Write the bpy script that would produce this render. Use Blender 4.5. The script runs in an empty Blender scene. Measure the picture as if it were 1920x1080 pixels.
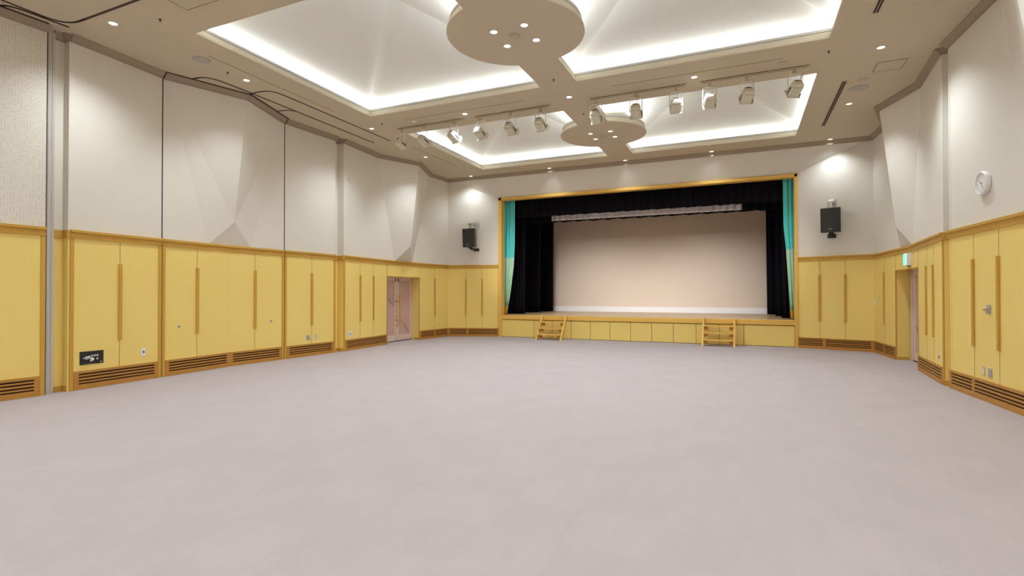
import bpy, bmesh, math, random
from mathutils import Matrix, Vector

# ------------------------------------------------------------------ camera, world, exposure
sc = bpy.context.scene
COL = sc.collection
random.seed(7)
cam_data = bpy.data.cameras.new('camera')
cam_data.sensor_width = 36.0
cam_data.lens = 976.95 / 1920 * 36.0
cam_data.clip_end = 200
cam = bpy.data.objects.new('camera', cam_data)
COL.objects.link(cam)
_r, _u, _b = (0.914933, 0.403604, -0.000771), (0.004679, -0.008695, 0.999951), (0.403578, -0.914892, -0.009843)
cam.matrix_world = Matrix(((_r[0], _u[0], _b[0], 0), (_r[1], _u[1], _b[1], 0), (_r[2], _u[2], _b[2], 1.5), (0, 0, 0, 1)))
sc.camera = cam
world = bpy.data.worlds.new('world')
sc.world = world
world.use_nodes = True
world.node_tree.nodes['Background'].inputs[0].default_value = (0.02, 0.02, 0.02, 1)
world.node_tree.nodes['Background'].inputs[1].default_value = 0.0
sc.view_settings.view_transform = 'Standard'
sc.view_settings.look = 'None'
sc.view_settings.gamma = 1
sc.view_settings.use_curve_mapping = False
sc.view_settings.exposure = 0.10
COVE_W = 31.0          # watts per metre-run bank of cove tubes
COVE_COL = (0.94, 1.0, 1.0)
DOWN_W = 205.0
DOWN_COL = (0.91, 1.0, 1.07)
SPOT_W = 430.0
SPOT_COL = (0.96, 1.0, 1.0)
sc.cycles.diffuse_bounces = 8
sc.cycles.max_bounces = 12

ZC = 5.475             # ceiling
ZW = 5.375             # top of wall / underside of cornice
ZD = 2.469             # top of the wood dado
XC = -3.18             # centre line of the hall
COVE_IN = 0.28
COFFERS = []           # (x0,x1,y0,y1, disc centre, disc radius)
for (y0, y1, cy) in ((5.30, 9.405, 7.35), (10.82, 14.92, 12.89), (-0.565, 3.54, 1.49), (-6.08, -1.98, -4.05)):
    COFFERS.append((-7.63, -3.545, y0, y1, (XC, cy), 1.06))
    COFFERS.append((-2.83, 1.27, y0, y1, (XC, cy), 1.06))

def cove_light(p, q, inward, z):
    d = Vector((q[0] - p[0], q[1] - p[1]))
    l = bpy.data.lights.new('cove_tubes', 'AREA')
    l.shape = 'RECTANGLE'
    l.size = d.length
    l.size_y = 0.06
    l.energy = COVE_W * d.length / 4.0
    l.color = COVE_COL
    o = bpy.data.objects.new('cove_tubes', l)
    COL.objects.link(o)
    zax = -Vector((inward[0] * 0.75, inward[1] * 0.75, 1)).normalized()   # lamp shines along -Z
    xax = Vector((d.x, d.y, 0)).normalized()
    yax = zax.cross(xax)
    m = Matrix((xax, yax, zax)).transposed().to_4x4()
    m.translation = Vector(((p[0] + q[0]) / 2, (p[1] + q[1]) / 2, z))
    o.matrix_world = m

for (x0, x1, y0, y1, dc, dr) in COFFERS:
    g, z = 0.16, ZC + 0.125
    cove_light((x0 + .05, y0 - g), (x1 - .05, y0 - g), (0, 1), z)
    cove_light((x0 + .05, y1 + g), (x1 - .05, y1 + g), (0, -1), z)
    left = x1 < XC
    xo, so = (x0 - g, 1) if left else (x1 + g, -1)
    cove_light((xo, y0 + .05), (xo, y1 - .05), (so, 0), z)
    xi, si = (x1 + g, -1) if left else (x0 - g, 1)
    cove_light((xi, y0 + .05), (xi, dc[1] - 1.0), (si, 0), z)
    cove_light((xi, dc[1] + 1.0), (xi, y1 - .05), (si, 0), z)
    # lamps following the round edge
    for a0, a1 in ((-60, -20), (-20, 20), (20, 60)):
        s = -1 if left else 1
        pa = [(dc[0] + s * (dr - g) * math.cos(math.radians(a)), dc[1] + (dr - g) * math.sin(math.radians(a))) for a in (a0, a1)]
        am = math.radians((a0 + a1) / 2)
        cove_light(pa[0], pa[1], (s * math.cos(am), math.sin(am)), z)

# ------------------------------------------------------------------ materials
def mat(name, col, rough=0.6, metal=0.0, emit=None, es=0.0, noise=0.0, nscale=40.0, bump=0.0, bscale=200.0, spec=0.5, stretch=None):
    m = bpy.data.materials.new(name)
    m.use_nodes = True
    nt = m.node_tree
    b = nt.nodes['Principled BSDF']
    b.inputs['Base Color'].default_value = (*col, 1)
    b.inputs['Roughness'].default_value = rough
    b.inputs['Metallic'].default_value = metal
    b.inputs['Specular IOR Level'].default_value = spec
    if emit:
        b.inputs['Emission Color'].default_value = (*emit, 1)
        b.inputs['Emission Strength'].default_value = es
    tc = nt.nodes.new('ShaderNodeTexCoord')
    src = tc.outputs['Object']
    if stretch:
        mp = nt.nodes.new('ShaderNodeMapping')
        mp.inputs['Scale'].default_value = stretch
        nt.links.new(src, mp.inputs['Vector'])
        src = mp.outputs['Vector']
    if noise > 0:
        n = nt.nodes.new('ShaderNodeTexNoise')
        n.inputs['Scale'].default_value = nscale
        n.inputs['Detail'].default_value = 4
        nt.links.new(src, n.inputs['Vector'])
        r = nt.nodes.new('ShaderNodeMapRange')
        r.inputs['To Min'].default_value = 1 - noise
        r.inputs['To Max'].default_value = 1 + noise
        nt.links.new(n.outputs['Fac'], r.inputs['Value'])
        v = nt.nodes.new('ShaderNodeVectorMath')
        v.operation = 'SCALE'
        v.inputs[0].default_value = col
        nt.links.new(r.outputs['Result'], v.inputs['Scale'])
        nt.links.new(v.outputs['Vector'], b.inputs['Base Color'])
    if bump > 0:
        n2 = nt.nodes.new('ShaderNodeTexNoise')
        n2.inputs['Scale'].default_value = bscale
        nt.links.new(tc.outputs['Object'], n2.inputs['Vector'])
        bp = nt.nodes.new('ShaderNodeBump')
        bp.inputs['Strength'].default_value = bump
        bp.inputs['Distance'].default_value = 0.01
        nt.links.new(n2.outputs['Fac'], bp.inputs['Height'])
        nt.links.new(bp.outputs['Normal'], b.inputs['Normal'])
    return m

M = {}
M['plaster'] = mat('plaster', (0.735, 0.695, 0.62), 0.75, noise=0.02, nscale=3, bump=0.08, bscale=120, spec=0.25)
M['ceiling'] = mat('ceiling_paint', (0.585, 0.505, 0.38), 0.8, noise=0.02, nscale=2, spec=0.2)
M['cornice'] = mat('cornice_shaded', (0.36, 0.285, 0.21), 0.7, spec=0.2)  # shade of the downward-facing profile put into the colour
M['moulding'] = mat('moulding_paint', (0.60, 0.54, 0.44), 0.6, spec=0.3)
M['groove_shade'] = mat('groove_shade_grey', (0.20, 0.185, 0.165), 0.7)
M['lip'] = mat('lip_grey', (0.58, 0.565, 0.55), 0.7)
M['dome'] = mat('dome_white', (0.77, 0.775, 0.75), 0.85, spec=0.1)
M['hip'] = mat('dome_hip_tape', (0.80, 0.80, 0.78), 0.85, spec=0.1)
M['maple'] = mat('maple_panel', (0.85, 0.645, 0.20), 0.5, noise=0.025, nscale=6, stretch=(6, 6, 0.5), spec=0.3)
M['oak'] = mat('honey_oak_trim', (0.58, 0.33, 0.055), 0.45, noise=0.12, nscale=8, stretch=(3, 3, 0.6), spec=0.35)
M['oak_grille'] = mat('grille_oak', (0.47, 0.225, 0.045), 0.5, noise=0.14, nscale=8, stretch=(1, 1, 6), spec=0.3)
M['oak_light'] = mat('light_oak', (0.76, 0.47, 0.105), 0.45, noise=0.1, nscale=7, stretch=(0.6, 4, 4), spec=0.35)
M['joint'] = mat('joint_shadow', (0.30, 0.19, 0.05), 0.8)
M['slot'] = mat('slot_dark', (0.035, 0.015, 0.008), 0.9)
M['seam'] = mat('black_seam', (0.05, 0.035, 0.025), 0.8)
M['track'] = mat('track_brown', (0.045, 0.02, 0.012), 0.6)
M['line'] = mat('ceiling_joint', (0.26, 0.18, 0.12), 0.8)
M['post'] = mat('post_grey', (0.56, 0.52, 0.47), 0.45, spec=0.4)
M['mauve'] = mat('mauve_door_panel', (0.57, 0.37, 0.315), 0.55, noise=0.03, nscale=5)
M['door_frame'] = mat('pinkish_door_frame', (0.72, 0.56, 0.48), 0.5)
M['brass'] = mat('brass', (0.80, 0.56, 0.18), 0.25, 1.0)
M['steel'] = mat('steel', (0.60, 0.60, 0.60), 0.35, 0.9)
M['grey'] = mat('grey_plastic', (0.36, 0.34, 0.33), 0.5)
M['dark'] = mat('dark_plastic', (0.014, 0.013, 0.012), 0.5)
M['white'] = mat('white_plastic', (0.80, 0.79, 0.77), 0.45)
M['spot'] = mat('cream_lamp_enamel', (0.62, 0.58, 0.47), 0.45, noise=0.03, nscale=30)
M['spot_dark'] = mat('lamp_vent', (0.04, 0.035, 0.025), 0.7)
M['speaker'] = mat('speaker_black', (0.035, 0.034, 0.032), 0.6, noise=0.1, nscale=300)
M['speaker_side'] = mat('speaker_cabinet', (0.075, 0.072, 0.068), 0.5)
M['lens'] = mat('downlight_lens', (1, 1, 1), 0.5, emit=(1.0, 0.93, 0.87), es=1.6)
M['ringw'] = mat('downlight_ring', (0.62, 0.52, 0.43), 0.5)
M['plate'] = mat('ceiling_plate', (0.52, 0.43, 0.32), 0.6)
M['plate_grey'] = mat('ceiling_grille_grey', (0.42, 0.38, 0.36), 0.6)
M['screen'] = mat('screen_cloth', (0.75, 0.615, 0.52), 0.9, spec=0.1)
M['screen_white'] = mat('screen_hem', (0.86, 0.83, 0.85), 0.8, spec=0.1)
M['silver'] = mat('silver_sequins', (0.85, 0.82, 0.88), 0.4, 0.25, noise=0.3, nscale=45, bump=1.0, bscale=60)
M['velvet'] = mat('black_velvet', (0.008, 0.007, 0.010), 0.9, spec=0.1)
M['gold'] = mat('gold_fringe', (0.72, 0.42, 0.03), 0.7, noise=0.2, nscale=60)
M['stage_floor'] = mat('stage_boards', (0.70, 0.49, 0.28), 0.35, noise=0.1, nscale=5, stretch=(0.5, 6, 1), spec=0.4)
M['exit_green'] = mat('exit_green', (0.02, 0.45, 0.25), 0.5, emit=(0.05, 0.85, 0.6), es=1.0)
M['exit_lit'] = mat('exit_lit', (0.5, 0.8, 0.78), 0.5, emit=(0.30, 0.95, 0.85), es=0.9)
M['house'] = mat('stage_house_dark', (0.05, 0.048, 0.046), 0.9)

def teal_material():
    m = bpy.data.materials.new('teal_green_drape')
    m.use_nodes = True
    nt = m.node_tree
    b = nt.nodes['Principled BSDF']
    b.inputs['Roughness'].default_value = 0.75
    b.inputs['Specular IOR Level'].default_value = 0.2
    tc = nt.nodes.new('ShaderNodeTexCoord')
    sx = nt.nodes.new('ShaderNodeSeparateXYZ')
    nt.links.new(tc.outputs['Object'], sx.inputs[0])
    mr = nt.nodes.new('ShaderNodeMapRange')
    mr.inputs['From Min'].default_value = 0.75
    mr.inputs['From Max'].default_value = 4.75
    nt.links.new(sx.outputs['Z'], mr.inputs['Value'])
    cr = nt.nodes.new('ShaderNodeValToRGB')
    e = cr.color_ramp.elements
    e[0].position = 0.0; e[0].color = (0.33, 0.60, 0.36, 1)
    e[1].position = 1.0; e[1].color = (0.12, 0.62, 0.59, 1)
    for p, c in ((0.25, (0.42, 0.70, 0.47, 1)), (0.49, (0.50, 0.72, 0.54, 1)), (0.505, (0.12, 0.66, 0.64, 1))):
        n = e.new(p); n.color = c
    nt.links.new(mr.outputs['Result'], cr.inputs['Fac'])
    nt.links.new(cr.outputs['Color'], b.inputs['Base Color'])
    return m
M['teal'] = teal_material()

def carpet_material():
    m = bpy.data.materials.new('carpet_tiles')
    m.use_nodes = True
    nt = m.node_tree
    b = nt.nodes['Principled BSDF']
    b.inputs['Roughness'].default_value = 0.95
    b.inputs['Specular IOR Level'].default_value = 0.1
    b.inputs['Sheen Weight'].default_value = 0.1
    tc = nt.nodes.new('ShaderNodeTexCoord')
    def noise(scale, detail=3, stretch=None):
        n = nt.nodes.new('ShaderNodeTexNoise')
        n.inputs['Scale'].default_value = scale
        n.inputs['Detail'].default_value = detail
        if stretch:
            mp = nt.nodes.new('ShaderNodeMapping')
            mp.inputs['Scale'].default_value = stretch
            nt.links.new(tc.outputs['Object'], mp.inputs['Vector'])
            nt.links.new(mp.outputs['Vector'], n.inputs['Vector'])
        else:
            nt.links.new(tc.outputs['Object'], n.inputs['Vector'])
        return n.outputs['Fac']
    ck = nt.nodes.new('ShaderNodeTexChecker')
    ck.inputs['Scale'].default_value = 2.0
    ck.inputs['Color1'].default_value = (0.991, 0.991, 0.991, 1)
    ck.inputs['Color2'].default_value = (1.009, 1.008, 1.009, 1)
    mp = nt.nodes.new('ShaderNodeMapping')
    mp.inputs['Location'].default_value = (0.003, 0.004, 0.25)
    nt.links.new(tc.outputs['Object'], mp.inputs['Vector'])
    nt.links.new(mp.outputs['Vector'], ck.inputs['Vector'])
    def rng(sock, lo, hi):
        r = nt.nodes.new('ShaderNodeMapRange')
        r.inputs['From Min'].default_value = 0.3
        r.inputs['From Max'].default_value = 0.7
        r.inputs['To Min'].default_value = lo
        r.inputs['To Max'].default_value = hi
        nt.links.new(sock, r.inputs['Value'])
        return r.outputs['Result']
    mul = nt.nodes.new('ShaderNodeMath'); mul.operation = 'MULTIPLY'
    nt.links.new(rng(noise(230, 3), 0.80, 1.20), mul.inputs[0])
    nt.links.new(rng(noise(1.6, 3), 0.98, 1.02), mul.inputs[1])
    mul2 = nt.nodes.new('ShaderNodeMath'); mul2.operation = 'MULTIPLY'
    nt.links.new(mul.outputs[0], mul2.inputs[0])
    nt.links.new(rng(noise(2.5, 4, (3, 0.6, 1)), 0.982, 1.018), mul2.inputs[1])
    v = nt.nodes.new('ShaderNodeVectorMath'); v.operation = 'MULTIPLY'
    v.inputs[0].default_value = (0.425, 0.372, 0.378)
    nt.links.new(ck.outputs['Color'], v.inputs[1])
    v2 = nt.nodes.new('ShaderNodeVectorMath'); v2.operation = 'SCALE'
    nt.links.new(v.outputs['Vector'], v2.inputs[0])
    nt.links.new(mul2.outputs[0], v2.inputs['Scale'])
    nt.links.new(v2.outputs['Vector'], b.inputs['Base Color'])
    bp = nt.nodes.new('ShaderNodeBump')
    bp.inputs['Strength'].default_value = 0.35
    bp.inputs['Distance'].default_value = 0.006
    nt.links.new(noise(330, 2), bp.inputs['Height'])
    nt.links.new(bp.outputs['Normal'], b.inputs['Normal'])
    return m
M['carpet'] = carpet_material()

def perforated(name, base, hole, pitch_x, pitch_z, radius, axes, keep=0.5):
    """plaster board drilled with small holes on a grid, a share of them missing"""
    m = mat(name, base, 0.75, spec=0.2)
    nt = m.node_tree
    b = nt.nodes['Principled BSDF']
    tc = nt.nodes.new('ShaderNodeTexCoord')
    sx = nt.nodes.new('ShaderNodeSeparateXYZ')
    nt.links.new(tc.outputs['Object'], sx.inputs[0])
    cb = nt.nodes.new('ShaderNodeCombineXYZ')
    for k, (ax, p) in enumerate(zip(axes, (pitch_x, pitch_z))):
        d = nt.nodes.new('ShaderNodeMath'); d.operation = 'DIVIDE'
        nt.links.new(sx.outputs[ax], d.inputs[0]); d.inputs[1].default_value = p
        nt.links.new(d.outputs[0], cb.inputs[k])
    fr = nt.nodes.new('ShaderNodeVectorMath'); fr.operation = 'FRACTION'
    nt.links.new(cb.outputs[0], fr.inputs[0])
    fl = nt.nodes.new('ShaderNodeVectorMath'); fl.operation = 'FLOOR'
    nt.links.new(cb.outputs[0], fl.inputs[0])
    wn = nt.nodes.new('ShaderNodeTexWhiteNoise'); wn.noise_dimensions = '2D'
    nt.links.new(fl.outputs[0], wn.inputs['Vector'])
    ds = nt.nodes.new('ShaderNodeVectorMath'); ds.operation = 'DISTANCE'
    nt.links.new(fr.outputs[0], ds.inputs[0]); ds.inputs[1].default_value = (0.5, 0.5, 0)
    lt = nt.nodes.new('ShaderNodeMath'); lt.operation = 'LESS_THAN'
    nt.links.new(ds.outputs['Value'], lt.inputs[0]); lt.inputs[1].default_value = radius
    l2 = nt.nodes.new('ShaderNodeMath'); l2.operation = 'LESS_THAN'
    nt.links.new(wn.outputs['Value'], l2.inputs[0]); l2.inputs[1].default_value = keep
    mu = nt.nodes.new('ShaderNodeMath'); mu.operation = 'MULTIPLY'
    nt.links.new(lt.outputs[0], mu.inputs[0]); nt.links.new(l2.outputs[0], mu.inputs[1])
    mx = nt.nodes.new('ShaderNodeMix'); mx.data_type = 'RGBA'
    mx.inputs[6].default_value = (*base, 1); mx.inputs[7].default_value = (*hole, 1)
    nt.links.new(mu.outputs[0], mx.inputs[0])
    nt.links.new(mx.outputs[2], b.inputs['Base Color'])
    return m
M['perf_wall'] = perforated('perforated_board', (0.735, 0.695, 0.62), (0.46, 0.41, 0.34), 0.035, 0.035, 0.17, ('Y', 'Z'), 0.5)

def ribbed():
    m = mat('ribbed_dome_board', (0.78, 0.78, 0.755), 0.85, spec=0.1)
    nt = m.node_tree
    b = nt.nodes['Principled BSDF']
    tc = nt.nodes.new('ShaderNodeTexCoord')
    w = nt.nodes.new('ShaderNodeTexWave')
    w.bands_direction = 'X'
    w.inputs['Scale'].default_value = 14.0
    w.inputs['Distortion'].default_value = 0
    nt.links.new(tc.outputs['Object'], w.inputs['Vector'])
    mx = nt.nodes.new('ShaderNodeMix'); mx.data_type = 'RGBA'
    mx.inputs[6].default_value = (0.68, 0.68, 0.655, 1); mx.inputs[7].default_value = (0.82, 0.82, 0.80, 1)
    nt.links.new(w.outputs['Fac'], mx.inputs[0])
    nt.links.new(mx.outputs[2], b.inputs['Base Color'])
    return m
M['ribbed'] = ribbed()

# ------------------------------------------------------------------ mesh helpers
class MB:
    def __init__(s):
        s.v, s.f = [], []
    def quad(s, *p):
        n = len(s.v); s.v += [tuple(q) for q in p]; s.f.append(tuple(range(n, n + len(p)))); return s
    def hexa(s, b, t):
        n = len(s.v); s.v += [tuple(q) for q in b] + [tuple(q) for q in t]
        k = len(b)
        s.f.append(tuple(range(n + k - 1, n - 1, -1))); s.f.append(tuple(range(n + k, n + 2 * k)))
        for i in range(k):
            j = (i + 1) % k
            s.f.append((n + i, n + j, n + k + j, n + k + i))
        return s
    def box(s, x0, x1, y0, y1, z0, z1):
        return s.hexa([(x0, y0, z0), (x1, y0, z0), (x1, y1, z0), (x0, y1, z0)], [(x0, y0, z1), (x1, y0, z1), (x1, y1, z1), (x0, y1, z1)])
    def bar(s, a, b, w, h=None, up=(0, 0, 1)):
        """square bar from a to b"""
        a, b = Vector(a), Vector(b); h = h or w
        t = (b - a).normalized(); up = Vector(up)
        if abs(t.dot(up)) > 0.95: up = Vector((1, 0, 0))
        x = t.cross(up).normalized(); y = x.cross(t).normalized()
        c = [(-w / 2, -h / 2), (w / 2, -h / 2), (w / 2, h / 2), (-w / 2, h / 2)]
        return s.hexa([a + x * p + y * q for p, q in c], [b + x * p + y * q for p, q in c])
    def tube(s, pts, r, n=8):
        pts = [Vector(p) for p in pts]
        rings = []
        for i, p in enumerate(pts):
            t = (pts[min(i + 1, len(pts) - 1)] - pts[max(i - 1, 0)]).normalized()
            up = Vector((0, 0, 1)) if abs(t.z) < 0.9 else Vector((1, 0, 0))
            x = t.cross(up).normalized(); y = x.cross(t)
            base = len(s.v)
            for k in range(n):
                a = 2 * math.pi * k / n
                s.v.append(tuple(p + x * (r * math.cos(a)) + y * (r * math.sin(a))))
            rings.append(base)
        for a, b in zip(rings, rings[1:]):
            for k in range(n):
                s.f.append((a + k, a + (k + 1) % n, b + (k + 1) % n, b + k))
        s.f.append(tuple(rings[0] + k for k in range(n - 1, -1, -1)))
        s.f.append(tuple(rings[-1] + k for k in range(n)))
        return s
    def lathe(s, prof, n=24, axis=None):
        """prof: (r, h) about local z; axis: Matrix to place"""
        base = len(s.v)
        for (r, h) in prof:
            for k in range(n):
                a = 2 * math.pi * k / n
                p = Vector((r * math.cos(a), r * math.sin(a), h))
                s.v.append(tuple(axis @ p if axis else p))
        for i in range(len(prof) - 1):
            for k in range(n):
                a, b = base + i * n + k, base + i * n + (k + 1) % n
                s.f.append((a, b, b + n, a + n))
        s.f.append(tuple(base + k for k in range(n - 1, -1, -1)))
        s.f.append(tuple(base + (len(prof) - 1) * n + k for k in range(n)))
        return s
    def build(s, name, m, parent=None, bevel=0.0, smooth=False, **props):
        me = bpy.data.meshes.new(name)
        me.from_pydata(s.v, [], s.f)
        me.update()
        if smooth:
            for p in me.polygons: p.use_smooth = True
        me.materials.append(m if not isinstance(m, str) else M[m])
        o = bpy.data.objects.new(name, me)
        COL.objects.link(o)
        if bevel:
            b = o.modifiers.new('bevel', 'BEVEL'); b.width = bevel; b.segments = 2; b.limit_method = 'ANGLE'
        if parent: o.parent = parent
        for k, v in props.items(): o[k] = v
        return o

def tag(o, label, cat, group=None, kind=None):
    o['label'] = label; o['category'] = cat
    if group: o['group'] = group
    if kind: o['kind'] = kind
    return o
def empty(name, loc=(0, 0, 0), rot=(0, 0, 0)):
    o = bpy.data.objects.new(name, None); COL.objects.link(o)
    o.location = loc; o.rotation_euler = rot
    o.empty_display_size = 0.1
    return o
def copy_tree(o, parent=None):
    c = o.copy(); COL.objects.link(c)
    if parent: c.parent = parent
    for ch in list(o.children):
        copy_tree(ch, c)
    return c

class Frame:
    """a wall run from P to Q; the room lies on its right-hand side. s along, z up, d into the room"""
    def __init__(s, P, Q):
        s.P, s.Q = Vector(P), Vector(Q)
        s.t = (s.Q - s.P).normalized(); s.n = Vector((s.t.y, -s.t.x)); s.L = (s.Q - s.P).length
    def p(s, a, d, z):
        q = s.P + s.t * a + s.n * d
        return (q.x, q.y, z)
    def box(s, mb, s0, s1, z0, z1, d0, d1):
        return mb.hexa([s.p(s0, d0, z0), s.p(s1, d0, z0), s.p(s1, d1, z0), s.p(s0, d1, z0)],
                       [s.p(s0, d0, z1), s.p(s1, d0, z1), s.p(s1, d1, z1), s.p(s0, d1, z1)])
    def at(s, x=None, y=None):
        return (y - s.P.y) / s.t.y if y is not None else (x - s.P.x) / s.t.x
    def rot(s):
        """rotation so local +x runs along the wall and local -y points into the room"""
        return math.atan2(s.t.y, s.t.x)

# ------------------------------------------------------------------ floor and shell
fl = MB().box(-10.6, 4.3, -7.6, 16.33, -0.2, 0.0).build('floor', 'carpet')
tag(fl, 'pinkish grey carpet tile floor of the hall', 'floor', kind='structure')

def mir(poly):           # mirror left-hand plan points to the right-hand side
    return [(2 * XC - x, y) for x, y in poly]
# left wall plan, south to north (x, y) at dado level
LP0, LPM, LP1 = (-9.43, 4.57), (-9.63, 7.45), (-9.43, 10.33)
L40, L4M, L41 = (-9.40, 10.54), (-9.62, 13.40), (-9.39, 15.75)
BL1 = (-7.67, 16.32)
R41, R4M, R40 = (3.06, 15.75), (3.21, 13.40), (2.99, 10.53)
RP1, RPM, RP0 = (3.01, 10.33), (3.20, 7.45), (3.01, 4.57)
BR1 = (1.37, 16.32)
def lerp(a, b, y):
    k = (y - a[1]) / (b[1] - a[1]); return (a[0] + (b[0] - a[0]) * k, y)

def upper_wall(mb, pts):
    """plain upper wall: list of plan points, from dado to cornice"""
    for a, b in zip(pts, pts[1:]):
        mb.quad((*a, ZD), (*b, ZD), (*b, ZW + 0.12), (*a, ZW + 0.12))

def tent_wall(mb, A0, M0, A1, hb, ht, RB, RT, B0=None, B1=None):
    """folded acoustic wall between A0 and A1, dado fold at M0; RB/RT the ridge bottom / top.
    hb, ht: half widths of the fold at the dado and at the ceiling"""
    s = 1 if A1[1] > A0[1] else -1
    ym = M0[1]
    T0, T1 = lerp(A0, M0, ym - s * hb), lerp(M0, A1, ym + s * hb)
    C0, C1 = lerp(A0, M0, max(min(ym - s * ht, max(A0[1], M0[1])), min(A0[1], M0[1]))), lerp(M0, A1, max(min(ym + s * ht, max(A1[1], M0[1])), min(A1[1], M0[1])))
    zt = ZW + 0.12
    k = (zt - RT[2]) / (RT[2] - RB[2])
    RTX = (RT[0] + (RT[0] - RB[0]) * k, RT[1], zt)
    B0 = B0 or A0; B1 = B1 or A1
    mb.quad((*A0, ZD), (*T0, ZD), (*C0, zt), (*B0, zt))
    mb.quad((*T0, ZD), RB, (*C0, zt)); mb.quad(RB, RTX, (*C0, zt))
    mb.quad(RB, (*T1, ZD), (*C1, zt)); mb.quad(RB, (*C1, zt), RTX)
    mb.quad((*T1, ZD), (*A1, ZD), (*B1, zt), (*C1, zt))
    mb.quad((*T0, ZD), (*M0, ZD), RB); mb.quad((*M0, ZD), (*T1, ZD), RB)
    return [B0, C0, (RT[0], RT[1]), C1, B1]

def wainscot(parent, f, s0, s1, stiles=(1, 1), battens=(), joints=(), grille=True, rail=True, slots=1, back=0.10, grille_split=None):
    """wood dado on wall run f between s0 and s1"""
    f.box(MB(), 0, 0, 0, 0, 0, 0)
    zb = 0.29 if grille else 0.0
    mb = MB(); f.box(mb, s0, s1, 0.0, ZD - 0.1, -back, 0.0); mb.build('wainscot', 'maple', parent)
    if rail:
        mb = MB()
        f.box(mb, s0, s1, ZD - 0.115, ZD, -back, 0.022)
        f.box(mb, s0, s1, ZD - 0.03, ZD + 0.012, -back, 0.045)
        mb.build('dado_rail', 'oak', parent, bevel=0.004)
    for k, sx in enumerate((s0, s1 - 0.055)):
        if stiles[k]:
            mb = MB(); f.box(mb, sx, sx + 0.055, 0, ZD - 0.115, -0.01, 0.014); mb.build('stile', 'oak', parent, bevel=0.003)
    for sb in joints:
        mb = MB(); f.box(mb, sb - 0.004, sb + 0.004, zb, ZD - 0.115, -0.01, 0.0015); mb.build('panel_joint', 'joint', parent)
    for sb in battens:
        mb = MB(); f.box(mb, sb - 0.026, sb + 0.026, 0.733, 1.985, 0.0, 0.028); mb.build('batten', 'oak', parent, bevel=0.003)
        mb = MB(); f.box(mb, sb - 0.004, sb + 0.004, zb, 0.733, -0.01, 0.0015); f.box(mb, sb - 0.004, sb + 0.004, 1.985, ZD - 0.115, -0.01, 0.0015)
        mb.build('panel_joint', 'joint', parent)
    if grille:
        a, b = s0 + (0.055 if stiles[0] else 0), s1 - (0.055 if stiles[1] else 0)
        g = MB(); f.box(g, a, b, 0.03, 0.27, -0.012, 0.004)
        go = g.build('base_grille', 'slot', parent)
        w = MB()
        f.box(w, a, b, 0.0, 0.082, 0.0, 0.022); f.box(w, a, b, 0.255, 0.29, 0.0, 0.022)
        cuts = [a, b] if not grille_split else [a] + [c for c in grille_split if a + .1 < c < b - .1] + [b]
        for c in cuts:
            c0 = min(max(c - 0.035, a), b - 0.07)
            f.box(w, c0, c0 + 0.07, 0.08, 0.258, 0.0, 0.021)
        for z0 in (0.104, 0.150, 0.202):
            f.box(w, a, b, z0, z0 + (0.022 if z0 != 0.150 else 0.028), 0.0, 0.020)
        f.box(w, a, b, 0.248, 0.258, 0.0, 0.020)
        w.build('slats', 'oak_grille', go, bevel=0.002)

# --- left wall, the three tall panels
def ceil_run(mb, a, b):   # cornice piece between two plan points (room on the right-hand side)
    f = Frame(a, b)
    e = 0.05
    pr = [(-0.02, ZW - 0.002), (0.022, ZW - 0.002), (0.03, ZW + 0.02), (0.055, ZW + 0.045), (0.095, ZW + 0.082), (0.10, ZC + 0.004), (-0.02, ZC + 0.004)]
    mb.hexa([f.p(-0.02, d, z) for d, z in pr], [f.p(f.L + 0.02, d, z) for d, z in pr])
def cornice(parent, pts):
    mb = MB()
    for a, b in zip(pts, pts[1:]): ceil_run(mb, a, b)
    return mb.build('cornice', 'cornice', parent)

A, B = LP0, lerp(LP0, LPM, 6.012)
def wall_panel(name, label, a, b, bat, jnt=(), stiles=(1, 1), mater='plaster', up=True, **kw):
    f = Frame(a, b)
    mb = MB()
    if up: f.box(mb, 0, f.L, ZD, ZW + 0.12, -0.10, 0.0)
    w = mb.build(name, mater)
    tag(w, label, 'wall', kind='structure')
    ax = 'x' if abs(f.t.x) > abs(f.t.y) else 'y'
    wainscot(w, f, 0, f.L, stiles, [f.at(**{ax: q}) for q in bat], [f.at(**{ax: q}) for q in jnt], **kw)
    if up: cornice(w, [a, b])
    return w, f
W1, F1 = wall_panel('wall_left', 'tall left wall panel nearest the camera, past the grey post', A, B, (5.305,))

# middle movable panel with folded upper face
A, B = lerp(LP0, LPM, 6.026), lerp(LPM, LP1, 8.757)
mb = MB()
pts = tent_wall(mb, A, LPM, B, 0.485, 1.40, (-9.486, 7.45, 2.96), (-9.075, 7.40, ZW))
W2 = mb.build('wall_left_middle', 'plaster')
tag(W2, 'wide movable left wall panel with a folded upper face between black seams', 'wall', kind='structure')
f2a, f2b = Frame(A, LPM), Frame(LPM, B)
wainscot(W2, f2a, 0, f2a.L, (1, 0), [f2a.at(y=6.72)], (), grille_split=[f2a.L - 0.02])
wainscot(W2, f2b, 0, f2b.L, (0, 1), [f2b.at(y=8.03)], ())
cornice(W2, [A, (-9.075, 7.40), B])

A, B = lerp(LPM, LP1, 8.772), (-9.437, 10.285)
W3, F3 = wall_panel('wall_left_far', 'narrow left wall panel between black seam and recessed notch', A, B, (9.545,))
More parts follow.
